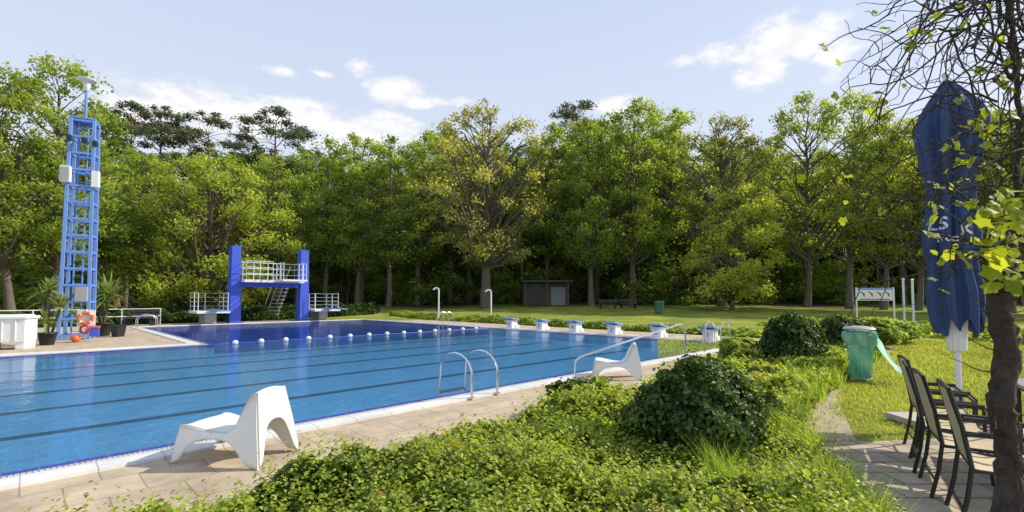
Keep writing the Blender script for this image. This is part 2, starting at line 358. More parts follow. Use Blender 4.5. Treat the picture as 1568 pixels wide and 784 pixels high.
mb=MB()
def strip(u0,v0,u1,v1,z0,z1,mt):
    mb.box(((u0+u1)/2,(v0+v1)/2,(z0+z1)/2),(u1-u0,v1-v0,z1-z0),mt)
def ring(o0,o1,z1,mt):
    strip(U0-o1,V0-o1,U1+o1,V0-o0,-.08,z1,mt)
    strip(U1+o0,V0-o0,U1+o1,E1+o0,-.08,z1,mt)
    strip(D0-o1,E1+o0,U1+o1,E1+o1,-.08,z1,mt)
    strip(D0-o1,V1+o1,D0-o0,E1+o0,-.08,z1,mt)
    strip(U0-o0,V1+o0,D0-o0,V1+o1,-.08,z1,mt)
    strip(U0-o1,V0-o0,U0-o0,V1+o1,-.08,z1,mt)
ring(0,.15,.018,M_band)
ring(.15,.36,.026,M_grate)
ring(.36,.62,.06,M_coping)
FZ=-.3
sheet(mb,U0,V0,U1,V1,FZ,M_tileL)
sheet(mb,D0,V1,D1,E1,-.9,M_tileD)
for (a,b,c,d,z,mt) in [(U0,V0,U1,V0,FZ,M_band),(U1,V0,U1,V1,FZ,M_tileL),(U0,V0,U0,V1,FZ,M_tileL),(U0,V1,D0,V1,FZ,M_tileL),(D0,V1,D0,E1,-.9,M_tileD),(D0,E1,D1,E1,-.9,M_tileD),(D1,V1,D1,E1,-.9,M_tileD)]:
    mb.quad((a,b,z),(c,d,z),(c,d,.0),(a,b,.0),mt)
mb.quad((D0,V1,-.9),(D1,V1,-.9),(D1,V1,FZ),(D0,V1,FZ),M_tileD)
lw=(V1-V0)/6
for i in range(6):
    v=V0+lw*(i+.5); sheet(mb,U0+1.2,v-.11,U1-1.2,v+.11,FZ+.004,M_line)
    for e in(U0+1.2,U1-1.45):
        sheet(mb,e,v-.45,e+.22,v-.112,FZ+.004,M_line); sheet(mb,e,v+.112,e+.22,v+.45,FZ+.004,M_line)
mb.obj('swimming_pool',rz=R(45),smooth=False)
mb=MB(); sheet(mb,U0,V0,U1,V1,.004,M_water); sheet(mb,D0,V1,D1,E1,.004,M_waterD)
mb.obj('pool_water',rz=R(45),smooth=False)

mb=MB(); mb.tube([(D0,V1-.1,.03),(D1,V1-.1,.03)],.012,M_blue,6)
u=D0+.6
while u<D1-.3:
    mb.sphere((u,V1-.1,.06),.095,M_white,14,.85); u+=.84
mb.obj('float_line',rz=R(45))

def block(u,v,num):
    mb=MB()
    mb.box((.02,0,.20),(.42,.40,.40),M_whitepaint)
    mb.box((.22,0,.08),(.26,.44,.16),M_whitepaint)
    t=Matrix.Rotation(R(-8),3,'Y').inverted()
    mb.box((-.02,0,.455),(.62,.56,.06),M_lblue,M=t)
    mb.box((-.02,0,.49),(.58,.52,.014),M_whitepaint,M=t)
    mb.tube([(-.26,-.2,.40),(-.30,-.2,.30),(-.30,.2,.30),(-.26,.2,.40)],.014,M_steel,6)
    Mx=Matrix.Translation((-.195,0,.12))@Matrix.Rotation(R(-90),4,'Z')@Matrix.Rotation(R(90),4,'X')
    mb.text(str(num),.3,Mx,M_blue)
    p=uv(u,v,.05); return mb.obj('starting_block',p,R(45),bevel=.012)
for i in range(6): block(U1+.75,V0+lw*(i+.5),i+1)

def ladder(u,v,rz,h=.72):
    mb=MB()
    for x in(-.27,.27):
        pts=[(x,-.62,0),(x,-.62,.25)]
        for k in range(9):
            t=math.pi*k/8; pts.append((x,-.30-.32*math.cos(t)+(.02*k),h*.62+h*.38*math.sin(t)))
        pts+=[(x,.20,.1),(x,.20,-.28)]
        mb.tube(pts,.02,M_steel,8)
        mb.lathe((x,-.62,0),[(.05,0),(.05,.012),(.022,.02)],M_steel,12)
    for z in(-.02,-.2): mb.box((0,.21,z),(.54,.07,.03),M_steel)
    return mb.obj('pool_ladder',uv(u,v,.055),rz)
ladder(5.15,V0-.02,R(45),.66); 
ladder(-1.2,V1+.05,R(45+180))
ladder(U1+.05,7.3-.35,R(45+90))
ladder(U1+.05,22.6,R(45+90)); ladder(D0-.05,30,R(45-90))

mb=MB()
a=uv(7.75,5.98);b=uv(12.7,6.02)
def pr(t,z): q=a.lerp(b,t); return (q.x,q.y,z)
mb.tube([pr(0,.06),pr(0,.28),pr(.012,.36),pr(.04,.41),pr(.5,.66),pr(.93,.89),pr(.975,.90),pr(1,.84),pr(1,.7),pr(1,.06)],.021,M_steel,8)
mb.obj('handrail')

# ---------------------------------------------------------------- moulded white chair
def chair_mesh():
    me=MB()
    T=[(-.47,.35,.27),(-.38,.35,.265),(-.27,.33,.26),(-.1,.30,.25),(.04,.30,.245),(.12,.37,.24),(.19,.53,.225),(.26,.69,.20),(.31,.70,.195)]
    B=[(-.54,0,.30),(-.45,0,.30),(-.34,.22,.285),(-.1,.25,.275),(.05,.235,.275),(.15,.18,.28),(.28,0,.29),(.34,0,.29),(.43,0,.295)]
    vs=[];fs=[]
    def g(x,y,z):
        for i,q in enumerate(vs):
            if (Vector(q)-Vector((x,y,z))).length<1e-4: return i
        vs.append((x,y,z)); return len(vs)-1
    cols=[-1,-.5,0,.5,1]
    def top(k,c):
        x,z,w_=T[k]; dip=.03*(1-c*c) if 1<=k<=6 else .0
        return g(x+(dip*.8 if k>=5 and k<8 else 0),c*w_,z-(dip if k<6 else 0)+(-.03*abs(c)**3 if k>=7 else 0))
    for k in range(8):
        for c in range(4): fs.append((top(k,cols[c]),top(k+1,cols[c]),top(k+1,cols[c+1]),top(k,cols[c+1])))
    for sgn in(-1,1):
        for k in range(8):
            def bt(j): x,z,y=B[j]; return g(x,sgn*y,z)
            def md(j):
                x,z,y=B[j]; X,Z,Wd=T[j]; return g((x+X)/2,sgn*((y+Wd)/2+.005),(z+Z)/2)
            f1=(top(k,sgn),top(k+1,sgn),md(k+1),md(k)); f2=(md(k),md(k+1),bt(k+1),bt(k))
            for f in(f1,f2): fs.append(f if sgn<0 else f[::-1])
    for k,arch,xo in((8,.40,0),(0,.27,0)):
        X,Z,Wd=T[k]; x,z,y=B[k]
        tops=[top(k,c) for c in cols]
        mids=[g((x+X)/2,-((y+Wd)/2+.005),(z+Z)/2)]+[g(X+(x-X)*(Z-(arch+.5*(Z-arch)))/Z, c*(y+Wd)/2*.9,arch+.5*(Z-arch)) for c in(-.5,0,.5)]+[g((x+X)/2,((y+Wd)/2+.005),(z+Z)/2)]
        xa=X+(x-X)*(Z-arch)/Z
        bots=[g(x,-y,z), g(x-.01*(1 if k else -1),-y*.76,0), g(xa,-y*.5,arch*.93),g(xa,0,arch),g(xa,y*.5,arch*.93),g(x-.01*(1 if k else -1),y*.76,0),g(x,y,z)]
        fr=[(tops[i],tops[i+1],mids[i+1],mids[i]) for i in range(4)]
        fr+=[(mids[0],mids[1],bots[1],bots[0]),(mids[1],bots[2],bots[1]),(mids[1],mids[2],bots[3],bots[2]),(mids[2],mids[3],bots[4],bots[3]),(mids[3],bots[5],bots[4]),(mids[3],mids[4],bots[6],bots[5])]
        fs+= [f[::-1] for f in fr] if k==8 else fr
    me.add(vs,fs,M_white)
    return me
def plastic_chair(loc,rz):
    ob=chair_mesh().obj('white_plastic_chair',loc,rz,ang=180)
    s=ob.modifiers.new('solid','SOLIDIFY'); s.thickness=.022; s.offset=0
    s=ob.modifiers.new('sub','SUBSURF'); s.levels=2; s.render_levels=2
    return ob
plastic_chair((-2.66,4.85,.03),R(-12))
plastic_chair((2.12,9.6,.03),R(-10))

# ---------------------------------------------------------------- light tower
mb=MB()
wb,wt,Ht=.42,.34,8.4
def leg(i,z):
    t=z/Ht; w_=wb+(wt-wb)*t; sx,sy=[(-1,-1),(1,-1),(1,1),(-1,1)][i]; return Vector((sx*w_,sy*w_,z))
for i in range(4): 
    d=leg(i,Ht)-leg(i,0); q=Vector((0,0,1)).rotation_difference(d).to_matrix()
    mb.box((leg(i,0)+leg(i,Ht))/2,(.11,.11,d.length),M_lblue,M=q)
zs=np.linspace(.15,Ht-.06,14)
for z in zs:
    for i in range(4):
        a,b=leg(i,z),leg((i+1)%4,z); d=b-a
        mb.box((a+b)/2,(d.length-.11,.085,.085),M_lblue,rz=math.atan2(d.y,d.x))
for x in(-.13,.13): mb.box((x,-.12,Ht/2),(.05,.05,Ht),M_lblue)
for z in np.arange(.3,Ht,.3): mb.tube([(-.13,-.12,z),(.13,-.12,z)],.016,M_lblue,6)
mb.box((-.40,-.46,6.2),(.30,.24,.6),M_whitepaint); mb.box((.46,-.40,6.1),(.22,.28,.62),M_whitepaint); mb.box((-.40,-.59,6.2),(.24,.02,.5),M_grey)
mb.box((.2,-.5,1.7),(.36,.18,.55),M_grey)
mb.box((0,0,8.44),(.78,.78,.06),M_lblue)
mb.tube([(0,0,8.44),(0,0,9.9)],.05,M_lblue,10)
mb.lathe((0,0,9.62),[(.06,0),(.10,.06),(.12,.30),(.30,.42),(.31,.46),(.16,.48),(.001,.49)],M_whitepaint,20)
for x,y,z in((.4,-.4,7.5),(-.35,-.45,7.6),(.1,-.5,7.55)):
    mb.box((x,y,z),(.14,.18,.2),M_dark)
mb.obj('light_tower',(-16.6,18.5,.03),R(30),bevel=.01)

# ---------------------------------------------------------------- diving tower
mb=MB()
for u in(9.05,13.25):
    vs=[]
    for z,wd,dp,o in((0,.62,.8,0),(4.8,.5,.62,0),):
        for sx,sy in((-1,-1),(1,-1),(1,1),(-1,1)): vs.append((u+sx*wd/2+o,33.5+sy*dp/2,z))
    mb.add(vs,[(3,2,1,0),(4,5,6,7),(0,1,5,4),(1,2,6,5),(2,3,7,6),(3,0,4,7)],M_blue)
mb.box((11.15,33.3,2.62),(3.62,1.6,.16),M_whitepaint); mb.box((11.15,33.4,2.40),(3.62,.30,.28),M_blue)
mb.box((11.9,31.9,2.66),(1.5,1.3,.12),M_whitepaint)
def rail(pts,z0,h,n=2,r=.022):
    for k in range(1,n+2):
        zz=z0+h*k/(n+1); mb.tube([(p[0],p[1],zz) for p in pts],r,M_whitepaint,6)
    for a,b in zip(pts[:-1],pts[1:]):
        L=(Vector(b)-Vector(a)).length; m_=max(1,round(L/.8))
        for i in range(m_+1):
            q=Vector(a).lerp(Vector(b),i/m_); mb.tube([(q.x,q.y,z0-.1),(q.x,q.y,z0+h)],r,M_whitepaint,6)
rail([(9.45,32.55),(9.45,34.05),(12.9,34.05),(12.9,32.55)],2.7,1.15)
rail([(9.45,32.55),(11.0,32.55)],2.7,1.15)
rail([(11.2,32.5),(11.2,31.3)],2.7,1.05); rail([(12.6,32.5),(12.6,31.3)],2.7,1.05)
for u0,u1 in((6.9,8.6),(13.7,15.5)):
    um=(u0+u1)/2
    mb.box((um,33.6,.72),(u1-u0,2.2,.14),M_whitepaint); mb.box((um,33.9,.33),(.6,1.4,.62),M_grey)
    mb.box((um,31.6,.84),(.5,3.0,.06),M_lblue)
    rail([(u0+.08,32.7),(u0+.08,34.6),(u1-.08,34.6),(u1-.08,32.7)],.8,1.05,3)
for i in range(10): mb.box((12.4,34.4+.24*(10-i),.13+.26*i),(.8,.26,.05),M_grey)
mb.tube([(12.02,37,.1),(12.02,34.5,2.7)],.04,M_grey,6); mb.tube([(12.78,37,.1),(12.78,34.5,2.7)],.04,M_grey,6)
mb.tube([(12.02,37,1.1),(12.02,34.5,3.7)],.025,M_whitepaint,6); mb.tube([(12.78,37,1.1),(12.78,34.5,3.7)],.025,M_whitepaint,6)
mb.obj('diving_tower',(0,0,.03),R(45))

# ---------------------------------------------------------------- trees
def gen_tree(name,seed,H=20,Rr=6,cb=5,nclump=90,nleaf=500,ls=.3,cr=1.5,tr=.35,mats=(M_bark,M_leafA),env=.6,pine=False,nlimb=None,lean=.5,flat=.65,fork=0):
    rng=np.random.default_rng(seed); mb=MB()
    nz=9; tp=[]
    dx,dy=rng.normal(size=2)*lean
    for i in range(nz):
        t=i/(nz-1); tp.append(Vector((dx*t+rng.normal()*.12*(t>0),dy*t+rng.normal()*.12*(t>0),t*H*.88)))
    rad=[tr*(1.35 if i==0 else 1)*(1-.85*i/(nz-1)) for i in range(nz)]
    mb.tube(tp,rad,mats[0],8)
    def trunk_at(z):
        t=min(max(z/(H*.88),0),1)*(nz-1); i=min(int(t),nz-2); return tp[i].lerp(tp[i+1],t-i), tr*(1-.85*t/(nz-1))
    ph=rng.random(4)*6.28
    cs=[];crs=[]
    for i in range(nclump):
        t=(i+rng.random())/nclump
        if pine: t=t**.8
        th=rng.random()*6.283
        e=(math.sin(math.pi*min(1,(t*.86+.10)))**env)*(1+.2*math.sin(2*th+ph[0]+3*t)+.18*math.sin(3*th+ph[1]-5*t)+.1*math.sin(7*th+ph[2]))
        r=Rr*e*(rng.random()**.45)
        z=cb+(H-cb)*t*.97
        c0,_=trunk_at(z); c=np.array([c0.x+r*math.cos(th),c0.y+r*math.sin(th),z-(.12*r if not pine else 0)])
        cs.append(c); crs.append(cr*(.5+.8*rng.random())*(1-.3*t))
        if nlimb is None or i%nlimb==0:
            zb=max(cb*.75,z-r*(.7+.5*rng.random())) if not pine else z-.2
            b0,rb=trunk_at(zb); cv=Vector(c); m1=b0.lerp(cv,.35)+Vector((rng.normal()*.2,rng.normal()*.2,(-.05 if not pine else .1)*r+rng.normal()*.15)); m2=b0.lerp(cv,.7)+Vector((rng.normal()*.25,rng.normal()*.25,.1*r))
            rb=min(rb*.6,.05+.018*r)
            mb.tube([b0,m1,m2,cv],[rb,rb*.75,rb*.5,.02],mats[0],5,False)
            for q in range(2):
                e_=cv+Vector(rng.normal(size=3)*crs[-1]*.6); mb.tube([m2,(m2+e_)/2+Vector(rng.normal(size=3)*.15),e_],[rb*.4,.025,.012],mats[0],4,False)
    cs=np.array(cs);crs=np.array(crs)
    cnt=np.maximum(30,(nleaf*(crs/cr)**2*(.6+.8*rng.random(len(crs)))).astype(int)); idx=np.repeat(np.arange(nclump),cnt); n=len(idx)
    d=unit(rng.normal(size=(n,3))); rr=rng.random(n)**.42
    lump=1+.3*np.sin(5*d[:,0]+idx)+.3*np.sin(6*d[:,1]+2*idx)+.15*np.sin(11*d[:,2]+3*idx)
    off=d*(rr*crs[idx]*lump)[:,None]; off[:,2]*=flat
    C=cs[idx]+off+rng.normal(size=(n,3))*.1
    nrm=rng.normal(size=(n,3))+d*.5+np.array([0,0,.6])
    size=ls*(.5+.85*rng.random(n))
    V,F,k=leaf_geo(C,nrm,size,rng,'quad',.36 if not pine else .16)
    ct=rng.random(nclump)
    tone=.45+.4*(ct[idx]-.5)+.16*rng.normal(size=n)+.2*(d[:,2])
    o=len(mb.v); base=np.array(mb.v)
    f4=np.array([f for f in mb.f if len(f)==4])
    VV=np.concatenate([base,V]); tn=np.concatenate([np.full(o,.5),np.repeat(np.clip(tone,0,1),k)])
    return np_mesh(name,VV,[(f4,0),(F+o,1)],tn,list(mats))
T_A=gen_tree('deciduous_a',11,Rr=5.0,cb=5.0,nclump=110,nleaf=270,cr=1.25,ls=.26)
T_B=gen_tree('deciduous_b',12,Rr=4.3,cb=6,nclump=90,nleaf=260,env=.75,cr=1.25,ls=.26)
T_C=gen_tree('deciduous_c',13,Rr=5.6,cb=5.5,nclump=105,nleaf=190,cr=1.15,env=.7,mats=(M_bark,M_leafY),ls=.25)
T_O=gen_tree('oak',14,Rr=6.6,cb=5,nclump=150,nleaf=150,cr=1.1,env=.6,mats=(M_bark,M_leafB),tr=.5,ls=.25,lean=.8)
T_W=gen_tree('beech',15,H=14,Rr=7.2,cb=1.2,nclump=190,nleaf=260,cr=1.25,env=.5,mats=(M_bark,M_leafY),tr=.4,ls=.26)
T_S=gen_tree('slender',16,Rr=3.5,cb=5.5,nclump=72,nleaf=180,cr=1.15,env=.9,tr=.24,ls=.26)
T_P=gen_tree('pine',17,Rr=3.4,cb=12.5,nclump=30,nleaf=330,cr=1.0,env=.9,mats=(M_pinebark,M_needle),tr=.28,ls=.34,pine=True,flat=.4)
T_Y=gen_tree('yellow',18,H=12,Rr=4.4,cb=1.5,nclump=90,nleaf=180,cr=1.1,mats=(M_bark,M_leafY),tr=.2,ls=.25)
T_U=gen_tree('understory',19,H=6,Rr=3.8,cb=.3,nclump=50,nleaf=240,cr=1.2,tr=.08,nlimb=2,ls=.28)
MH={T_A.name:20,T_B.name:20,T_C.name:20,T_O.name:20,T_W.name:14,T_S.name:20,T_P.name:20,T_Y.name:12,T_U.name:6}
rng=np.random.default_rng(5)
def tree(name,me,px,Y,top,ws=1,parent=None):
    x=X_(px,Y); z=float(gz(x,Y)); h=HC+Y*(456-top)/FX-z; s=h/MH[me.name]/ .97
    return link(name,me,(x,Y,z-.05),rng.random()*6.28,(s*ws,s*ws,s),parent)
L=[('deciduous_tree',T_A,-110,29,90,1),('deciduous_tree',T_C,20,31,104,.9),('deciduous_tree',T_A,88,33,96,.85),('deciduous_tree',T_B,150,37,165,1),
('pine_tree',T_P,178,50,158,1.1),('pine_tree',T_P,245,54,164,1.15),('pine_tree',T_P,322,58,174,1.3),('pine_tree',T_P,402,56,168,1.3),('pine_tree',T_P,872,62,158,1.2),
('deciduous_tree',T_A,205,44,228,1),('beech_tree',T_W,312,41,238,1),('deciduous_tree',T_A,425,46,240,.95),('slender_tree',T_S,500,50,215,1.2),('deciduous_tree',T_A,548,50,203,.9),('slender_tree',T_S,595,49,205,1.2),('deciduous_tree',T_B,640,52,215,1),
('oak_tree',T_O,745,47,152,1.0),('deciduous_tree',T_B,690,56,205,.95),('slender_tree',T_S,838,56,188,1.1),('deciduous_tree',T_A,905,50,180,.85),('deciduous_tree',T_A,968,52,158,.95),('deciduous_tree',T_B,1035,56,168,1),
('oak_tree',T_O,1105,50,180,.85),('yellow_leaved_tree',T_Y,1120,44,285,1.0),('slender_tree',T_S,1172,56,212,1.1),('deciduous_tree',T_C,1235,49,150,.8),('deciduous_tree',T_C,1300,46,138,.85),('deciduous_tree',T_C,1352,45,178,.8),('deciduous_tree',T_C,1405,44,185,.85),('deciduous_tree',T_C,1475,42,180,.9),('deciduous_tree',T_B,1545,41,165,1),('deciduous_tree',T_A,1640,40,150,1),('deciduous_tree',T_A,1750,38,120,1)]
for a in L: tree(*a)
belt=bpy.data.objects.new('distant_tree_belt',None); scene.collection.objects.link(belt)
for row,(Y0,tp,st) in enumerate(((60,218,66),(70,236,56),(84,262,44))):
    px=-420+row*17
    while px<2050:
        Y=Y0+rng.normal()*2.5
        if px<250: Y-=14*(1-row*.2)
        me=[T_A,T_B,T_S,T_B,T_C,T_A][rng.integers(6)]
        tp2=tp+rng.normal()*12-(14 if 820<px<1150 and row<2 else 0)+(22 if 180<px<620 else 0)
        tree('tree',me,px,Y,tp2,1.05,belt); px+=st*(.7+.6*rng.random())
for Y0,st in((57,62),(68,48),(80,34)):
    px=-420
    while px<2050:
        Y=Y0+rng.normal()*3; x=X_(px,Y)
        if px<150: Y-=16; x=X_(px,Y)
        s=.3+.75*rng.random() if Y0<65 else 1.1+.5*rng.random()
        link('understory_shrub',T_U,(x,Y,float(gz(x,Y))-.1),rng.random()*6.28,(s*1.2,s*1.2,s),belt)
        px+=st*(.4+1.2*rng.random())
mb=MB()
for i in range(150):
    cx=rng.integers(0,26)*70-120; px=cx+rng.normal()*30
    Y=50+rng.random()*24; x=X_(px,Y); z=float(gz(x,Y)); r=.05+.17*rng.random()**1.6; lx=rng.normal()*1.0
    mb.tube([(x,Y,z-.1),(x+lx*.25,Y+rng.normal()*.2,z+4),(x+lx,Y,z+12)],[r*1.25,r,r*.55],M_bark,6,False)
o=mb.obj('woodland_trunks'); o.parent=belt

# ---------------------------------------------------------------- leafy masses
def inpoly(x,y,poly):
    c=np.zeros(len(x),bool); n=len(poly)
    for i in range(n):
        x1,y1=poly[i]; x2,y2=poly[(i+1)%n]
        if y1==y2: continue
        k=((y1>y)!=(y2>y))&(x<(x2-x1)*(y-y1)/(y2-y1)+x1); c^=k
    return c
HP=[(-4,4.15),(3,4.1),(6,4.25),(9,4.1),(13,4.5),(17,4.45),(20.5,4.2),(26,6.5),(27,4.5),(22,2.9),(17,2.3),(12,2.1),(8.6,2.0),(6.8,1.8),(5.4,1.15),(4.7,.75),(3.9,.25),(2,-1.2),(-4,-1.2)]
BU=C45*(1.86+4.95); BV=C45*(4.95-1.86)
def hh(u,v):
    h=.25+.10*np.sin(2.1*u+.6*v+1)+.07*np.sin(1.3*u-2.9*v)+.07*np.sin(4.7*u+3.1*v)+.05*np.sin(6.1*v-3.3*u+2)+.04*np.sin(11*u+5*v)*np.sin(9*v-3*u)
    h=h*(1-.55*np.exp(-((u-BU+.5)**2+(v-BV+.45)**2)/.5))
    return np.maximum(h,.08)
def edged(u,v,poly):
    d=np.full(len(u),9.)
    n=len(poly)
    for i in range(n):
        a=np.array(poly[i]);b=np.array(poly[(i+1)%n]); ab=b-a
        t=np.clip(((u-a[0])*ab[0]+(v-a[1])*ab[1])/(ab@ab),0,1)
        d=np.minimum(d,np.hypot(u-a[0]-t*ab[0],v-a[1]-t*ab[1]))
    return d
rng=np.random.default_rng(21)
def scatter(n,poly,fn):
    us_=np.array([p[0] for p in poly]); vs2=np.array([p[1] for p in poly])
    u=rng.uniform(us_.min(),us_.max(),n*3); v=rng.uniform(vs2.min(),vs2.max(),n*3)
    k=inpoly(u,v,poly); u=u[k];v=v[k]
    p=fn(u,v); k=rng.random(len(u))<p; return u[k],v[k]
def dens(u,v):
    Y=C45*(u+v); return np.clip((5.0/np.maximum(Y,1.5))**1.6,0.07,1)*(Y>2.2)
u,v=scatter(250000,HP,dens)
# gather leaves into plantlets so that dark gaps open between them
cell=.17; jx=np.floor(u/cell); jy=np.floor(v/cell)
hsh=lambda a,b,s: np.modf(np.abs(np.sin(a*12.9898+b*78.233+s)*43758.5453))[0]
cu_=(jx+.2+.6*hsh(jx,jy,1))*cell; cv_=(jy+.2+.6*hsh(jx,jy,2))*cell
pull=.30*rng.random(len(u)); u=u+(cu_-u)*pull; v=v+(cv_-v)*pull
dcell=np.hypot(u-cu_,v-cv_)/cell; pltone=hsh(jx,jy,3); plh=hsh(jx,jy,4)
Y=C45*(u+v); ed=np.clip(edged(u,v,HP)/.3,0.12,1)**.6
top=(hh(u,v)+.10*(plh-.4))*ed*(1-.45*np.clip(dcell,0,1)**2)
top=np.maximum(top,.05)
z=top*(1-rng.random(len(u))**2*.8)+rng.normal(size=len(u))*.015
x=C45*(u-v);y=C45*(u+v)
C=np.stack([x,y,np.maximum(z,.03)],1)
dk=np.sin(1.9*u+.7+np.sin(2.3*v))*np.sin(2.3*v+1.1*u)
size=(.036+.040*rng.random(len(u)))*np.clip(Y/4.5,.85,2.4)*(1+.4*(dk>.3))
nrm=rng.normal(size=(len(u),3))*.5+np.array([0,0,1.])+np.stack([C45*((u-cu_)-(v-cv_)),C45*((u-cu_)+(v-cv_)),0*u],1)*8
tone=.42+.34*(pltone-.5)-.26*(dk>.3)+.18*rng.normal(size=len(u))+.4*(z/top-.8)  # last term paints shade into the tone: leaves low in the plants darker
red=(np.sin(2.3*u+1.7*v)*np.sin(1.9*v-1.1*u+1)>.55)&(rng.random(len(u))<.12)&(z>top*.8)
ns=4200
su,sv=scatter(ns*4,HP,lambda a,b:((C45*(a+b)>2.4)&(C45*(a+b)<11))*np.clip((4.5/np.maximum(C45*(a+b),2))**1.5,.1,1))
k=edged(su,sv,HP)>.1; su=su[k][:ns];sv=sv[k][:ns]; ns=len(su)
sx=C45*(su-sv); sy=C45*(su+sv); st_=hh(su,sv)*.8; ta=rng.random(ns)*6.28; tl=.05+.12*rng.random(ns); hgt=.06+.16*rng.random(ns)**1.5
m_=9; f=np.tile(np.linspace(0,1,m_),ns); ii=np.repeat(np.arange(ns),m_)
Cx=sx[ii]+np.cos(ta[ii])*tl[ii]*f; Cy=sy[ii]+np.sin(ta[ii])*tl[ii]*f; Cz=st_[ii]+hgt[ii]*f
la=f*14+ta[ii]; rad_=.022
C2=np.stack([Cx+np.cos(la)*rad_,Cy+np.sin(la)*rad_,Cz],1); n2_=np.stack([np.cos(la)*.4,np.sin(la)*.4,np.ones(len(la))],1)+rng.normal(size=(len(la),3))*.2
d2=np.stack([np.cos(la),np.sin(la),.5+0*la],1)
s2_=(.054-.022*f)*(.8+.4*rng.random(len(f)))*np.clip(sy[ii]/4.5,.85,2)
t2=.5+.4*f+.12*rng.normal(size=len(f))
dirs=rng.normal(size=(len(u),3))
C=np.concatenate([C,C2]); nrm=np.concatenate([nrm,n2_]); size=np.concatenate([size,s2_]); dirs=np.concatenate([dirs,d2]); tone=np.concatenate([tone,t2])
red=np.concatenate([red,(rng.random(ns)<.04)[ii]&(f>.6)])
V,F,k=leaf_geo(C,nrm,size,rng,'leaf',.38,dirs)
isr=np.concatenate([red,red])
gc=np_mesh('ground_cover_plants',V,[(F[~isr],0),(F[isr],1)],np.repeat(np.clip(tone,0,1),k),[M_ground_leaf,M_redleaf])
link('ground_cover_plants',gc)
gu=np.arange(-4,27.1,.15); gv=np.arange(-1.2,6.6,.15); A,B=np.meshgrid(gu,gv,indexing='ij'); au=A.ravel();bv=B.ravel()
ins=inpoly(au,bv,HP); zz=np.where(ins,hh(au,bv)*np.clip(edged(au,bv,HP)/.3,0,1)*.35,-.02)
VV=np.stack([C45*(au-bv),C45*(au+bv),zz],1); nb=len(gv); I,J=np.meshgrid(np.arange(len(gu)-1),np.arange(nb-1),indexing='ij'); i0=(I*nb+J).ravel()
F=np.stack([i0,i0+nb,i0+nb+1,i0+1],1); F=F[ins[F].any(1)]
me=np_mesh('planting_bed_soil',VV,[(F,0)],None,[M_soil]); link('planting_bed_soil',me)

def bush(name,c,rx,rz_,n,ls,mt=M_bush,seed=0):
    r=np.random.default_rng(seed); d=unit(r.normal(size=(n,3))); d[:,2]=np.where(d[:,2]<-.5,-d[:,2],d[:,2])
    lum=1+.08*np.sin(5*d[:,0]+seed)+.07*np.sin(6*d[:,1]+2)+.06*np.sin(7*d[:,2]+seed)+.06*np.sin(11*d[:,0]+9*d[:,2])+.04*np.sin(17*d[:,1]+13*d[:,0])
    rr=(1-.25*r.random(n)**1.4+.09*(r.random(n)<.10)*r.random(n)*2)*lum
    C=d*rr[:,None]*np.array([rx,rx,rz_*.58])+np.array([0,0,rz_*.48])
    C[:,2]=np.maximum(C[:,2],.02)
    nrm=d+r.normal(size=(n,3))*.6+np.array([0,0,.3])
    V,F,k=leaf_geo(C,nrm,ls*(.6+.8*r.random(n)),r,'leaf',.4)
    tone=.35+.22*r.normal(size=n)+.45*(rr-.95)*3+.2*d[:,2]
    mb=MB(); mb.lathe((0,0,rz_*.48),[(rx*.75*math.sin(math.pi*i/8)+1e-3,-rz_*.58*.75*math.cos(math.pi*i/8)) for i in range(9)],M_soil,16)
    o=len(mb.v); f4=np.array(mb.f)
    me=np_mesh(name,np.concatenate([np.array(mb.v),V]),[(f4,0),(F+o,1)],np.concatenate([np.full(o,.2),np.repeat(np.clip(tone,0,1),k)]),[M_soil,mt])
    return link(name,me,c)
bush('round_shrub',(1.88,4.95,0),.62,.84,17000,.048,seed=1)
bush('round_shrub',(6.15,10.7,0),.66,1.08,9000,.075,seed=2)
bush('round_shrub',(9.6,14.2,0),.58,.95,4000,.1,seed=3)
bush('round_shrub',(5.35,11.6,0),.4,.62,3000,.08,M_leafA,seed=4)
bush('round_shrub',(.82,6.6,0),.33,.46,4500,.05,seed=5)
bush('round_shrub',(11.6,15.6,0),.7,.85,3500,.1,M_leafA,seed=6)
bush('round_shrub',(13.2,17.5,0),1.2,.75,3500,.12,M_leafA,seed=8)

def bed(name,poly,n,h,ls,mt,seed):
    r=np.random.default_rng(seed); us_=[p[0] for p in poly]; vs2=[p[1] for p in poly]
    u=r.uniform(min(us_),max(us_),n*2); v=r.uniform(min(vs2),max(vs2),n*2); k=inpoly(u,v,poly); u=u[k];v=v[k]
    hv=h*(.65+.3*np.sin(1.7*u+v)*np.sin(1.3*v-.4*u)+.25*np.sin(3.7*v+u)*np.sin(2.9*u))
    z=np.maximum(hv,.1)*(1-r.random(len(u))**1.5)*np.clip(edged(u,v,poly)/.35,.15,1)**.5
    x=C45*(u-v);y=C45*(u+v); C=np.stack([x,y,z+gz(x,y)],1)
    V,F,k=leaf_geo(C,r.normal(size=(len(u),3))*.7+np.array([0,0,1.]),ls*(.6+.8*r.random(len(u))),r,'quad',.36)
    tone=.3+.2*r.normal(size=len(u))+.3*np.sin(1.1*u)*np.sin(.9*v)
    link(name,np_mesh(name,V,[(F,0)],np.repeat(np.clip(tone,0,1),4),[mt]))
bed('flower_bed',[(20.2,5.2),(21.6,5.5),(21.8,14),(21.6,24),(21.8,34),(20.2,34)],14000,.45,.15,M_leafA,31)
bed('low_hedge',[(3,35.8),(20,35.8),(22,38.5),(12,38.5),(3,37.6)],16000,1.0,.2,M_bush,32)
bed('low_hedge',[(-20,35.8),(2.5,35.8),(2.5,37.6),(-20,37.8)],12000,.8,.2,M_leafA,33)
bed('low_hedge',[(23,-2),(27,-2),(33,8),(30,10),(26,4)],12000,.55,.17,M_leafY,34)

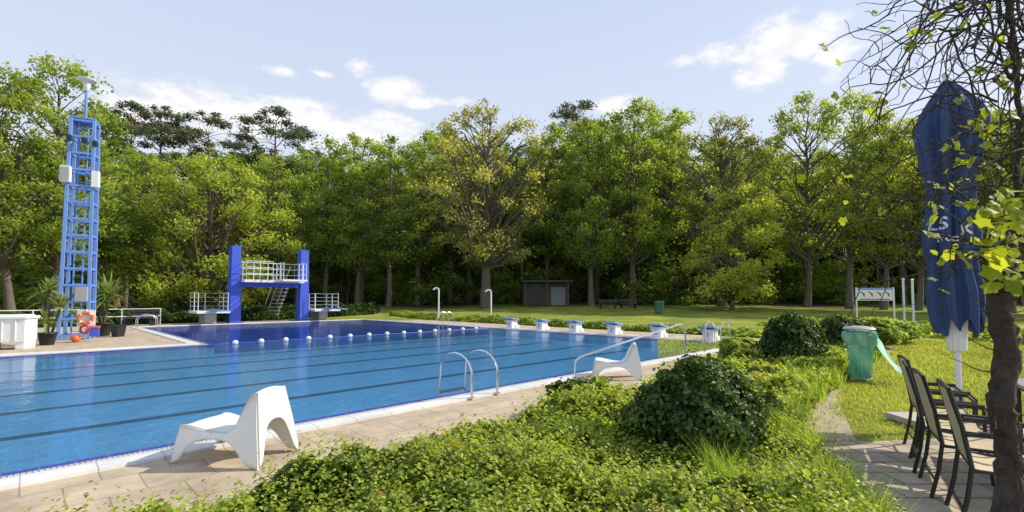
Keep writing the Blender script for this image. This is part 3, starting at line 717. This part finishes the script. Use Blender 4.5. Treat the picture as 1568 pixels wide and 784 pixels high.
# ---------------------------------------------------------------- lawn grass
PAT=[(3.15,5.35),(4.1,5.45),(9,6.1),(9,-1),(1.9,-1),(2.1,2.6),(2.55,3.7)]
PATH=[(3.3,5.5),(3.8,5.4),(5.3,8.0),(8.5,11.6),(13,16.2),(12.6,16.5),(8.15,11.9),(4.95,8.4)]
HPw=[tuple(uv(*p)[:2]) for p in HP]
def grass(name,n,box,hgt,wid,filt,seed,mt=M_grassblade):
    r=np.random.default_rng(seed); x=r.uniform(box[0],box[1],n); y=r.uniform(box[2],box[3],n)
    k=filt(x,y,r); x=x[k];y=y[k]; n=len(x); s=np.clip(y/5.5,.8,3)
    h=hgt*(.45+.9*r.random(n))*np.clip(s,.8,1.3); a=r.random(n)*6.28; w_=wid*s; le=h*(.2+.6*r.random(n)); b=a+1.3+r.normal(size=n)*.4
    z0=gz(x,y)
    p0=np.stack([x-np.cos(a)*w_,y-np.sin(a)*w_,z0],1); p1=np.stack([x+np.cos(a)*w_,y+np.sin(a)*w_,z0],1)
    m1=np.stack([x+np.cos(a)*w_*.7+np.cos(b)*le*.3,y+np.sin(a)*w_*.7+np.sin(b)*le*.3,z0+h*.6],1); m0=np.stack([x-np.cos(a)*w_*.7+np.cos(b)*le*.3,y-np.sin(a)*w_*.7+np.sin(b)*le*.3,z0+h*.6],1)
    t=np.stack([x+np.cos(b)*le,y+np.sin(b)*le,z0+h],1)
    V=np.stack([p0,p1,m1,m0,t],1).reshape(-1,3); bb=(np.arange(n)*5)[:,None]
    tone=np.clip(.5+.2*r.normal(size=n)+.2*np.sin(x*1.3)*np.sin(y*1.1),0,1)
    link(name,np_mesh(name,V,[(bb+np.array([[0,1,2,3]]),0),(bb+np.array([[3,2,4]]),0)],np.repeat(tone,5),[mt]))
def f1(x,y,r):
    k=~inpoly(x,y,PAT)&~inpoly(x,y,HPw)&(x/y<1.25)&(x/y>.3)
    pk=inpoly(x+.12*np.sin(3*y),y+.1*np.sin(5*x),PATH); k&=~(pk&(r.random(len(x))<.8)); return k&(r.random(len(x))<np.clip((7/y)**1.3,.15,1))
grass('lawn_grass',240000,(2.5,20,3.5,19),.045,.005,f1,41)
def f2(x,y,r):
    u=C45*(x+y); v=C45*(y-x); d=edged(u,v,HP); ins=inpoly(u,v,HP)
    pn=np.sin(3*x+1)*np.sin(2.6*y)+.5*np.sin(7*x)*np.sin(6*y)
    return (~inpoly(x,y,PAT))&(v<3)&(((ins)&(d<1.2))|((~ins)&(d<.12)))&(pn>-.1)&(np.hypot(x-1.86,y-4.95)>.6)
grass('tall_grass',32000,(.7,3.8,2.7,5.4),.46,.0045,f2,42,M_tallgrass)
grass('tall_grass',26000,(2.2,10,5.4,13),.28,.004,f2,43,M_tallgrass)

# ---------------------------------------------------------------- patio & path
mb=MB(); mb.add([(x,y,.012) for x,y in PAT],[tuple(range(len(PAT)))[::-1]],M_patio); o=mb.obj('patio_pavement',smooth=False)
mb=MB(); mb.add([(x,y,.005) for x,y in PATH],[tuple(range(len(PATH)))],simple('dirt_path',(.40,.33,.21),.95,var=.4,scale=5,bump=.6)); mb.obj('footpath',smooth=False)

# ---------------------------------------------------------------- patio chairs, table, parasol
d_=Vector((.56,.83,0)).normalized(); frz=math.atan2(-d_.x,d_.y)
def gchair(c):
    mb=MB()
    for s in(-.25,.25):
        mb.tube([(.24,s,0),(.22,s,.2),(.20,s,.44),(.20,s,.62),(.16,s,.66),(-.1,s,.66),(-.22,s,.655)],.014,M_dark,7)
        mb.tube([(-.28,s,0),(-.23,s,.22),(-.20,s,.44),(-.24,s,.7),(-.30,s,.95)],.015,M_dark,7)
        mb.tube([(.20,s,.42),(-.2,s,.42)],.013,M_dark,6); mb.box((0,s,.675),(.32,.045,.018),M_dark)
    mb.tube([(-.30,-.25,.95),(-.31,0,.97),(-.30,.25,.95)],.015,M_dark,7)
    mb.tube([(.20,-.25,.42),(.20,.25,.42)],.013,M_dark,6); mb.tube([(-.25,-.25,.14),(-.25,.25,.14)],.01,M_dark,6); mb.tube([(-.2,-.25,.44),(-.2,.25,.44)],.013,M_dark,6)
    n=8; vs=[];fs=[]
    for i in range(n+1):
        t=i/n
        for y in(-.235,0,.235): vs.append((.20-.40*t,y,.435-(.02*math.sin(math.pi*t))-(.008 if y==0 else 0)))
    for i in range(n+1):
        t=i/n
        for y in(-.235,0,.235): vs.append((-.205-.10*t-.012*(y==0),y,.47+.47*t))
    for q in(0,(n+1)*3):
        for i in range(n):
            for j in(0,1): a=q+i*3+j; fs.append((a,a+1,a+4,a+3))
    mb.add(vs,fs,M_mesh)
    return mb.obj('garden_chair',c,frz+rng.normal()*.05)
for cx,cy in((4.38,4.98),(4.02,4.5),(3.7,3.98),(3.42,3.42)): gchair(Vector((cx,cy,.012)))
mb=MB()
mb.box((0,0,.735),(.85,1.9,.03),M_slate); mb.box((0,0,.70),(.78,1.8,.05),M_dark)
for sx in(-1,1):
    for sy in(-1,1): mb.box((sx*.36,sy*.84,.34),(.05,.05,.68),M_dark)
mb.obj('garden_table',(5.0,4.1,.012),frz,bevel=.006)
for cx,cy in((5.75,4.0),(5.4,3.4)):
    o=gchair(Vector((cx,cy,.012))); o.rotation_euler[2]+=math.pi

mb=MB(); PX,PY=5.45,5.95
n=144; rowsP=[(4.32,.02),(4.27,.06),(4.12,.15),(3.95,.24),(3.78,.28),(3.6,.27),(3.3,.225),(3.0,.185),(2.7,.19),(2.45,.23),(2.2,.225),(2.05,.19),(1.9,.20),(1.7,.225),(1.5,.22),(1.34,.20)]
rr=[]
for (z1,r1),(z2,r2) in zip(rowsP[:-1],rowsP[1:]):
    for k in range(4): t=k/4; rr.append((z1+(z2-z1)*t,r1+(r2-r1)*t))
rr.append(rowsP[-1]); vs=[];fs=[]
for i,(z,r) in enumerate(rr):
    t=i/(len(rr)-1)
    for k in range(n):
        a=2*math.pi*k/n; amp=.08+.15*min(1,t*3)
        q=math.cos(8*a+1.1*t+.5*math.sin(4*t)); q=math.copysign(abs(q)**.45,q)
        fo=1+amp*q+.07*math.cos(15*a-2.5*t)+.06*math.cos(3*a+4*t)+.05*math.cos(2*a+5*t)+.035*math.cos(23*a+5*t)
        zz=z-(.20*max(0,t-.85)/.15*(.5+.5*math.cos(8*a+5)))*1.0+.04*math.sin(5*a)*t
        vs.append((r*fo*math.cos(a)+.025*math.sin(7*t),r*fo*math.sin(a),zz))
for i in range(len(rr)-1):
    for k in range(n):
        a=i*n+k;b_=i*n+(k+1)%n; fs.append((a,b_,b_+n,a+n))
mb.add(vs,fs,M_cloth)
bvh=BVHTree.FromPolygons([Vector(q) for q in vs],fs)
mb.tube([(0,0,0),(0,0,4.36)],.03,M_whitepaint,12); mb.sphere((0,0,4.38),.04,M_whitepaint)
for k in range(10):
    a=2*math.pi*k/10; mb.tube([(.07*math.cos(a),.07*math.sin(a),.95),(.095*math.cos(a),.095*math.sin(a),1.5)],.022,M_whitepaint,8)
mb.lathe((0,0,.93),[(.04,0),(.09,.03),(.09,.55)],M_whitepaint,20)
for sx in(-1,1):
    for sy in(-1,1): mb.box((sx*.27,sy*.27,.045),(.5,.5,.07),M_conc)
mb.box((0,0,.1),(.9,.07,.04),M_grey); mb.box((0,0,.125),(.07,.9,.04),M_grey); mb.lathe((0,0,.08),[(.05,0),(.05,.4)],M_grey,12)
# printed lettering laid onto the folded cloth, seen from the pool side
ang=math.atan2(-PY,-PX)
right=Vector((-math.sin(ang),math.cos(ang),0)); ou=Vector((math.cos(ang),math.sin(ang),0))
for txt,dz,dx_,sz in(("LS",2.42,-.13,.21),("K",2.34,.13,.19),("TI GEL",2.27,-.04,.08)):
    cu=bpy.data.curves.new('t','FONT'); cu.body=txt; cu.size=sz; cu.align_x='CENTER'; cu.resolution_u=3; cu.offset=.004
    ob=bpy.data.objects.new('t',cu); scene.collection.objects.link(ob); dg=bpy.context.evaluated_depsgraph_get(); tm=bpy.data.meshes.new_from_object(ob.evaluated_get(dg))
    import bmesh
    bm=bmesh.new(); bm.from_mesh(tm); bmesh.ops.triangulate(bm,faces=bm.faces[:])
    for it in range(3):
        lg=[e for e in bm.edges if e.calc_length()>.025]
        if lg: bmesh.ops.subdivide_edges(bm,edges=lg,cuts=1); bmesh.ops.triangulate(bm,faces=bm.faces[:])
    bm.verts.index_update(); pts=[]
    for v_ in bm.verts:
        o_=ou*1.0+right*(v_.co.x+dx_)+Vector((0,0,dz+v_.co.y)); hit=bvh.ray_cast(o_,-ou)
        pts.append((hit[0]+ou*.008) if hit[0] is not None else ou*.02+right*(v_.co.x+dx_)*.8+Vector((0,0,dz+v_.co.y)))
    mb.add(pts,[tuple(v.index for v in f_.verts) for f_ in bm.faces],M_whitepaint)
    bm.free(); bpy.data.objects.remove(ob); bpy.data.meshes.remove(tm)
mb.obj('closed_parasol',(PX,PY,.012),0,ang=60)

# ---------------------------------------------------------------- litter bin with bag
mb=MB()
mb.tube([(0,.24,0),(0,.24,1.0)],.02,M_grey,8)
mb.torus((0,0,.93),.23,.016,M_grey,Vector((0,0,1)))
mb.torus((0,0,.06),.18,.012,M_grey,Vector((0,0,1)))
mb.lathe((0,0,.98),[(.26,0),(.275,.02),(.24,.05),(.1,.075),(.001,.08)],M_grey,24)
vs=[];fs=[];n=56;pf=[(.235,.955),(.275,.93),(.28,.86),(.26,.76),(.25,.72),(.205,.70),(.195,.6),(.18,.48),(.165,.35),(.175,.2),(.165,.08),(.1,.03),(.01,.03)]
for r_,z in pf:
    for k in range(n):
        a=2*math.pi*k/n; q=1+.09*math.sin(7*a+9*z)+.06*math.sin(13*a-6*z)+.06*math.sin(3*a+4*z); zz=z+(.05*math.sin(5*a)+.03*math.sin(11*a) if .7<z<.8 else 0); vs.append((r_*q*math.cos(a),r_*q*math.sin(a),zz))
for i in range(len(pf)-1):
    for k in range(n): a=i*n+k;b_=i*n+(k+1)%n; fs.append((a,b_,b_+n,a+n))
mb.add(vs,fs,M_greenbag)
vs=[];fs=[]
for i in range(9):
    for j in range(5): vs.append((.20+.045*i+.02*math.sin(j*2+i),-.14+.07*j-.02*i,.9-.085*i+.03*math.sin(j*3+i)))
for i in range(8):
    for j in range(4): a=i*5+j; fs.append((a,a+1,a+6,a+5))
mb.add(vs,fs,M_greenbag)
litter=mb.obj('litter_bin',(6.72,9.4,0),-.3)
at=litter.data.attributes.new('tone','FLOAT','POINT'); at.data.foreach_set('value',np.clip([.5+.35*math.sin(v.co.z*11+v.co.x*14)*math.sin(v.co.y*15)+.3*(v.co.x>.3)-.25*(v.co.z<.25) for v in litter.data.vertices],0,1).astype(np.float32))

# ---------------------------------------------------------------- small things far away
def post(name,px,Y,top,r=.05,mt=M_whitepaint,hook=True):
    mb=MB(); h=HC+Y*(456-top)/FX; x=X_(px,Y); z=float(gz(x,Y)); h-=z
    if hook:
        mb.tube([(0,0,0),(0,0,h-.15),(-.05,0,h-.03),(-.2,0,h),(-.32,0,h-.04)],r,mt,8); mb.lathe((-.34,0,h-.12),[(.11,0),(.08,.05),(.03,.09)],mt,12)
    else:
        mb.tube([(0,0,0),(0,0,h)],r,mt,8); mb.sphere((0,0,h),r*1.4,mt,10)
    mb.lathe((0,0,0),[(r*3,0),(r*3,.03),(r,.06)],mt,12)
    return mb.obj(name,(x,Y,z))
post('outdoor_shower',672,34,441); post('outdoor_shower',752,33,444)
post('white_post',1383,34,428,.07,hook=False); post('white_post',1397,32,429,.07,hook=False)
mb=MB(); 
for s in(-1,1): mb.box((s*1.0,0,1.08),(.08,.08,2.16),M_whitepaint)
mb.box((0,0,1.72),(1.9,.05,.80),M_whitepaint); mb.box((0,-.03,2.06),(1.88,.012,.10),M_lblue)
for i in range(4):
    x=-.66+.44*i; mb.box((x,-.035,1.80),(.28,.02,.06),M_red,M=Matrix.Rotation(R(35),3,'Y')); mb.box((x+.05,-.032,1.70),(.05,.015,.26),M_dark,M=Matrix.Rotation(R(-20),3,'Y'))
mb.box((0,-.03,1.40),(1.6,.015,.05),M_dark)
mb.obj('notice_board',(X_(1339,31),31,.1),R(-20),bevel=.01)
mb=MB(); 
mb.box((0,.4,1.2),(4.6,2.2,2.4),M_wood)
mb.box((0,0,2.52),(5.2,3.8,.18),M_dark)
for i in range(24):
    if not(4<=i<=9): mb.box((-2.25+i*.195,-.72,1.2),(.17,.03,2.35),M_wood)
mb.box((1.3,-.76,1.0),(1.5,.04,1.9),simple('grey_door',(.2,.21,.22))); mb.box((-.95,-.73,1.15),(1.15,.04,2.2),M_dark)  # last box is a dark panel painting the shade inside the open front
for s in(-2.2,0,2.2): mb.box((s,-1.6,1.2),(.14,.14,2.4),M_wood)
mb.obj('wooden_hut',(X_(834,51),51,float(gz(0,51))),R(4))
def bench(px,Y):
    mb=MB(); 
    for y in(-.12,.05,.2): mb.box((0,y,.45),(1.8,.14,.04),M_wood)
    for z in(.65,.82): mb.box((0,.32,z),(1.8,.03,.12),M_wood)
    for s in(-.7,.7): mb.box((s,.04,.22),(.06,.4,.42),M_dark); mb.box((s,.30,.6),(.05,.05,.7),M_dark)
    x=X_(px,Y); mb.obj('park_bench',(x,Y,float(gz(x,Y))),rng.normal()*.3)
bench(930,46); bench(962,47); bench(215,27.5)
mb=MB(); mb.lathe((0,0,0),[(.28,.05),(.32,.1),(.34,.9),(.36,.95),(.3,1.05),(.001,1.1)],simple('bin_green',(.06,.16,.12),.5),16); mb.tube([(.4,0,0),(.4,0,1.1)],.03,M_grey,6); mb.tube([(.3,0,.8),(.4,0,.8)],.02,M_grey,6)
mb.obj('waste_bin',(X_(1008,40),40,float(gz(0,40))))
mb=MB(); 
for i in range(8): mb.tube([(i*1.8,0,0),(i*1.8,0,.95)],.03,M_whitepaint,6)
for z in(.5,.92): mb.tube([(0,0,z),(12.6,0,z)],.025,M_whitepaint,6)
mb.obj('railing',uv(-7,35.2,.03),R(45))

mb=MB(); 
mb.box((0,0,.58),(1.05,.8,.72),M_white); mb.box((0,0,.97),(1.15,.9,.08),M_white); mb.box((0,0,1.03),(.95,.7,.05),M_white)
for s in(-1,1): mb.box((s*.40,0,.12),(.22,.74,.24),M_white)
for i in range(3): mb.box((-.30+.30*i,-.41,.58),(.04,.03,.6),M_white)
mb.obj('white_storage_box',(-15.45,14.9,.03),R(25),bevel=.04)
def spiky(name,c,stems,L,seed,potr=.24,poth=.36):
    r=np.random.default_rng(seed); mb=MB()
    mb.lathe((0,0,0),[(potr*.75,0),(potr,poth),(potr*1.08,poth),(potr*1.08,poth+.05),(potr*.95,poth+.05),(potr*.9,poth-.02),(.001,poth-.02)],M_dark,18)
    VS=[];FS=[];tone=[]
    def rosette(p,l,n):
        for i in range(n):
            a=r.random()*6.28; el=r.uniform(-.2,1.45); d=Vector((math.cos(a)*math.cos(el),math.sin(a)*math.cos(el),math.sin(el))); s=Vector((-math.sin(a),math.cos(a),0)); ll=l*(.7+.5*r.random())
            o=len(VS); w_=.035
            for t,wd in((0,.6),(.35,1),(.75,.7),(1,.03)):
                q=p+d*ll*t+Vector((0,0,-.35*ll*t*t*math.cos(el)))
                VS.extend([q-s*w_*wd,q+s*w_*wd])
            for k in range(3): FS.append((o+2*k,o+2*k+1,o+2*k+3,o+2*k+2))
            tone.extend([.5+.25*r.normal()]*8)
    for (x,y,h,n) in stems:
        mb.tube([(x*.3,y*.3,poth-.05),(x*.7,y*.7,poth+h*.5),(x,y,poth+h)],.045,M_bark,7); rosette(Vector((x,y,poth+h)),L,n)
    o=len(mb.v); f4=np.array([f for f in mb.f if len(f)==4])
    me=np_mesh(name,np.concatenate([np.array(mb.v),np.array([tuple(q) for q in VS])]),[(f4[:18*6],0),(f4[18*6:],1),(np.array(FS)+o,2)],np.concatenate([np.full(o,.3),np.clip(tone,0,1)]),[M_dark,M_bark,M_yucca])
    return link(name,me,c)
spiky('potted_yucca',(-15.5,16.2,.03),[(0,0,1.45,60),(.3,.1,.9,50),(-.25,.1,1.1,50),(.1,-.2,.4,40)],.62,3)
spiky('potted_agave',(-16.9,20.0,.03),[(0,0,.8,120),(.25,0,1.2,70),(-.2,0,.4,60)],1.05,4,.35,.5)
mb=MB(); mb.lathe((0,0,0),[(.2,0),(.26,.42),(.29,.42),(.29,.48),(.24,.48),(.24,.4),(.001,.4)],M_dark,4); mb.obj('square_planter',(-15.9,19.6,.03),R(30))
mb=MB()
mb.tube([(0,0,0),(0,0,1.15)],.03,M_whitepaint,8); mb.box((0,.02,.85),(.5,.04,.56),M_whitepaint)
mb.torus((0,-.06,.85),.19,.05,M_orange,Vector((0,1,0)))
for a in(45,135,225,315):
    c=Vector((.19*math.cos(R(a)),-.06,.85+.19*math.sin(R(a)))); mb.sphere(c,.056,M_whitepaint,8)
mb.box((.25,0,.35),(.25,.22,.3),M_blue); mb.box((.25,0,.53),(.28,.25,.05),M_orange); mb.sphere((-.25,-.05,.14),.14,M_orange); mb.torus((0,-.14,.45),.13,.035,M_red,Vector((.3,1,0)))
mb.obj('lifebuoy_stand',(-15.2,17.3,.03),R(30))

# ---------------------------------------------------------------- vine
rv=np.random.default_rng(77); mb=MB()
def walk(p,d,n,step,r0,r1,grav=0,wob=.25,mt=M_vinebark,sides=5):
    pts=[Vector(p)]; d=Vector(d).normalized()
    for i in range(n):
        d=(d+Vector(rv.normal(size=3)*wob)+Vector((0,0,-grav))).normalized(); pts.append(pts[-1]+d*step)
    mb.tube(pts,list(np.linspace(r0,r1,len(pts))),mt,sides,False); return pts
base=[V3(1504,1180,2.25),V3(1510,900,2.25),V3(1522,784,2.25),V3(1534,700,2.27),V3(1524,620,2.25),V3(1538,540,2.25),V3(1528,470,2.25),V3(1544,420,2.25),V3(1562,300,2.3),V3(1574,180,2.3),V3(1570,60,2.3),V3(1560,-80,2.3)]
base[0].z=0
def sm(pts,k=5):
    o=[]
    for i in range(len(pts)-1):
        p0=pts[max(i-1,0)];p1=pts[i];p2=pts[i+1];p3=pts[min(i+2,len(pts)-1)]
        for j in range(k):
            t=j/k; o.append(.5*((2*p1)+(p2-p0)*t+(2*p0-5*p1+4*p2-p3)*t*t+(3*p1-p0-3*p2+p3)*t**3))
    o.append(pts[-1]); return o
sb=sm(base,8)
for q in range(5):
    L_=len(sb); rs=[];pp=[]
    for i in range(L_):
        t=i/L_; k=1 if t<.6 else max(.26,1-(t-.6)*6)
        pp.append(sb[i]+Vector((.020*math.cos(q*1.26+i*.16),.020*math.sin(q*1.26+i*.16),0))*k+Vector(rv.normal(size=3)*.006))
        rs.append(.023*k*(1+.5*rv.random()))
    mb.tube(pp,rs,M_vinebark,7,False)
tips=[]
for i in range(56):
    s=sb[rv.integers(int(len(sb)*.68),len(sb))]+Vector(rv.normal(size=3)*.08)
    p=walk(s,(-.9+.7*rv.normal(),.3*rv.normal(),.35+.6*rv.normal()),rv.integers(8,22),.045,.006,.0022,.03,.28); tips+=p[3:]
    for k in range(4):
        q=p[rv.integers(2,len(p))]; tt=walk(q,rv.normal(size=3)+np.array([-.4,0,-.2]),rv.integers(4,12),.035,.003,.0013,.05,.3,sides=4); tips+=tt[2:]
for i in range(34):
    s=V3(rv.uniform(1450,1600),rv.uniform(-60,40),rv.uniform(2.0,2.6)); p=walk(s,(-.35+.6*rv.normal(),.2*rv.normal(),-.6),rv.integers(8,18),.05,.005,.0018,.0,.22); tips+=p[3:]
    for k in range(3):
        q=p[rv.integers(2,len(p))]; walk(q,rv.normal(size=3)+np.array([-.3,0,-.1]),rv.integers(4,9),.035,.0025,.0012,.05,.3,sides=4)
for px in(1500,1512,1545,1556): walk(V3(px,120,2.3),(.02,0,-1),26,.05,.003,.0015,.02,.06,sides=4)
for i in range(30):
    s=sb[rv.integers(int(len(sb)*.25),int(len(sb)*.6))]; walk(s,rv.normal(size=3)+np.array([0,0,.2]),rv.integers(3,8),.03,.004,.0015,.02,.3,sides=4)
LV=[];LF=[];LT=[]
def vleaf(c,size):
    nrm=Vector(rv.normal(size=3)*.6+np.array([.1,-.8,.5])).normalized(); d=Vector(rv.normal(size=3)); d=(d-nrm*d.dot(nrm)).normalized(); s=nrm.cross(d)
    ol=[(0,-.35),(.3,-.48),(.42,-.15),(.55,.1),(.3,.22),(.2,.5),(0,.62),(-.2,.5),(-.3,.22),(-.55,.1),(-.42,-.15),(-.3,-.48)]
    o=len(LV); LV.append(c); 
    for a,b in ol: LV.append(c+(s*a+d*b)*size+nrm*size*(-.25*(a*a+b*b)+.06*math.sin(9*a)))
    for k in range(12): LF.append((o,o+1+k,o+1+(k+1)%12))
    LT.extend([float(np.clip(.5+.25*rv.normal(),0,1))]*13)
for i in range(210):
    t=tips[rv.integers(len(tips))]; vleaf(t+Vector(rv.normal(size=3)*.03),.025+.035*rv.random())
for i in range(70):
    vleaf(V3(1568-abs(rv.normal())*34,rv.uniform(290,440),2.2+.12*rv.normal()),.035+.045*rv.random())
for px,py,sz in((1480,396,.1),(1496,372,.06),(1512,392,.09),(1530,400,.1),(1520,418,.09),(1552,415,.08),(1505,325,.06),(1540,300,.07)): vleaf(V3(px,py,2.15),sz)
o=len(mb.v); f4=np.array([f for f in mb.f if len(f)==4])
me=np_mesh('climbing_vine',np.concatenate([np.array(mb.v),np.array([tuple(q) for q in LV])]),[(f4,0),(np.array(LF)+o,1)],np.concatenate([np.full(o,.3),np.array(LT)]),[M_vinebark,M_vineleaf])
link('climbing_vine',me)
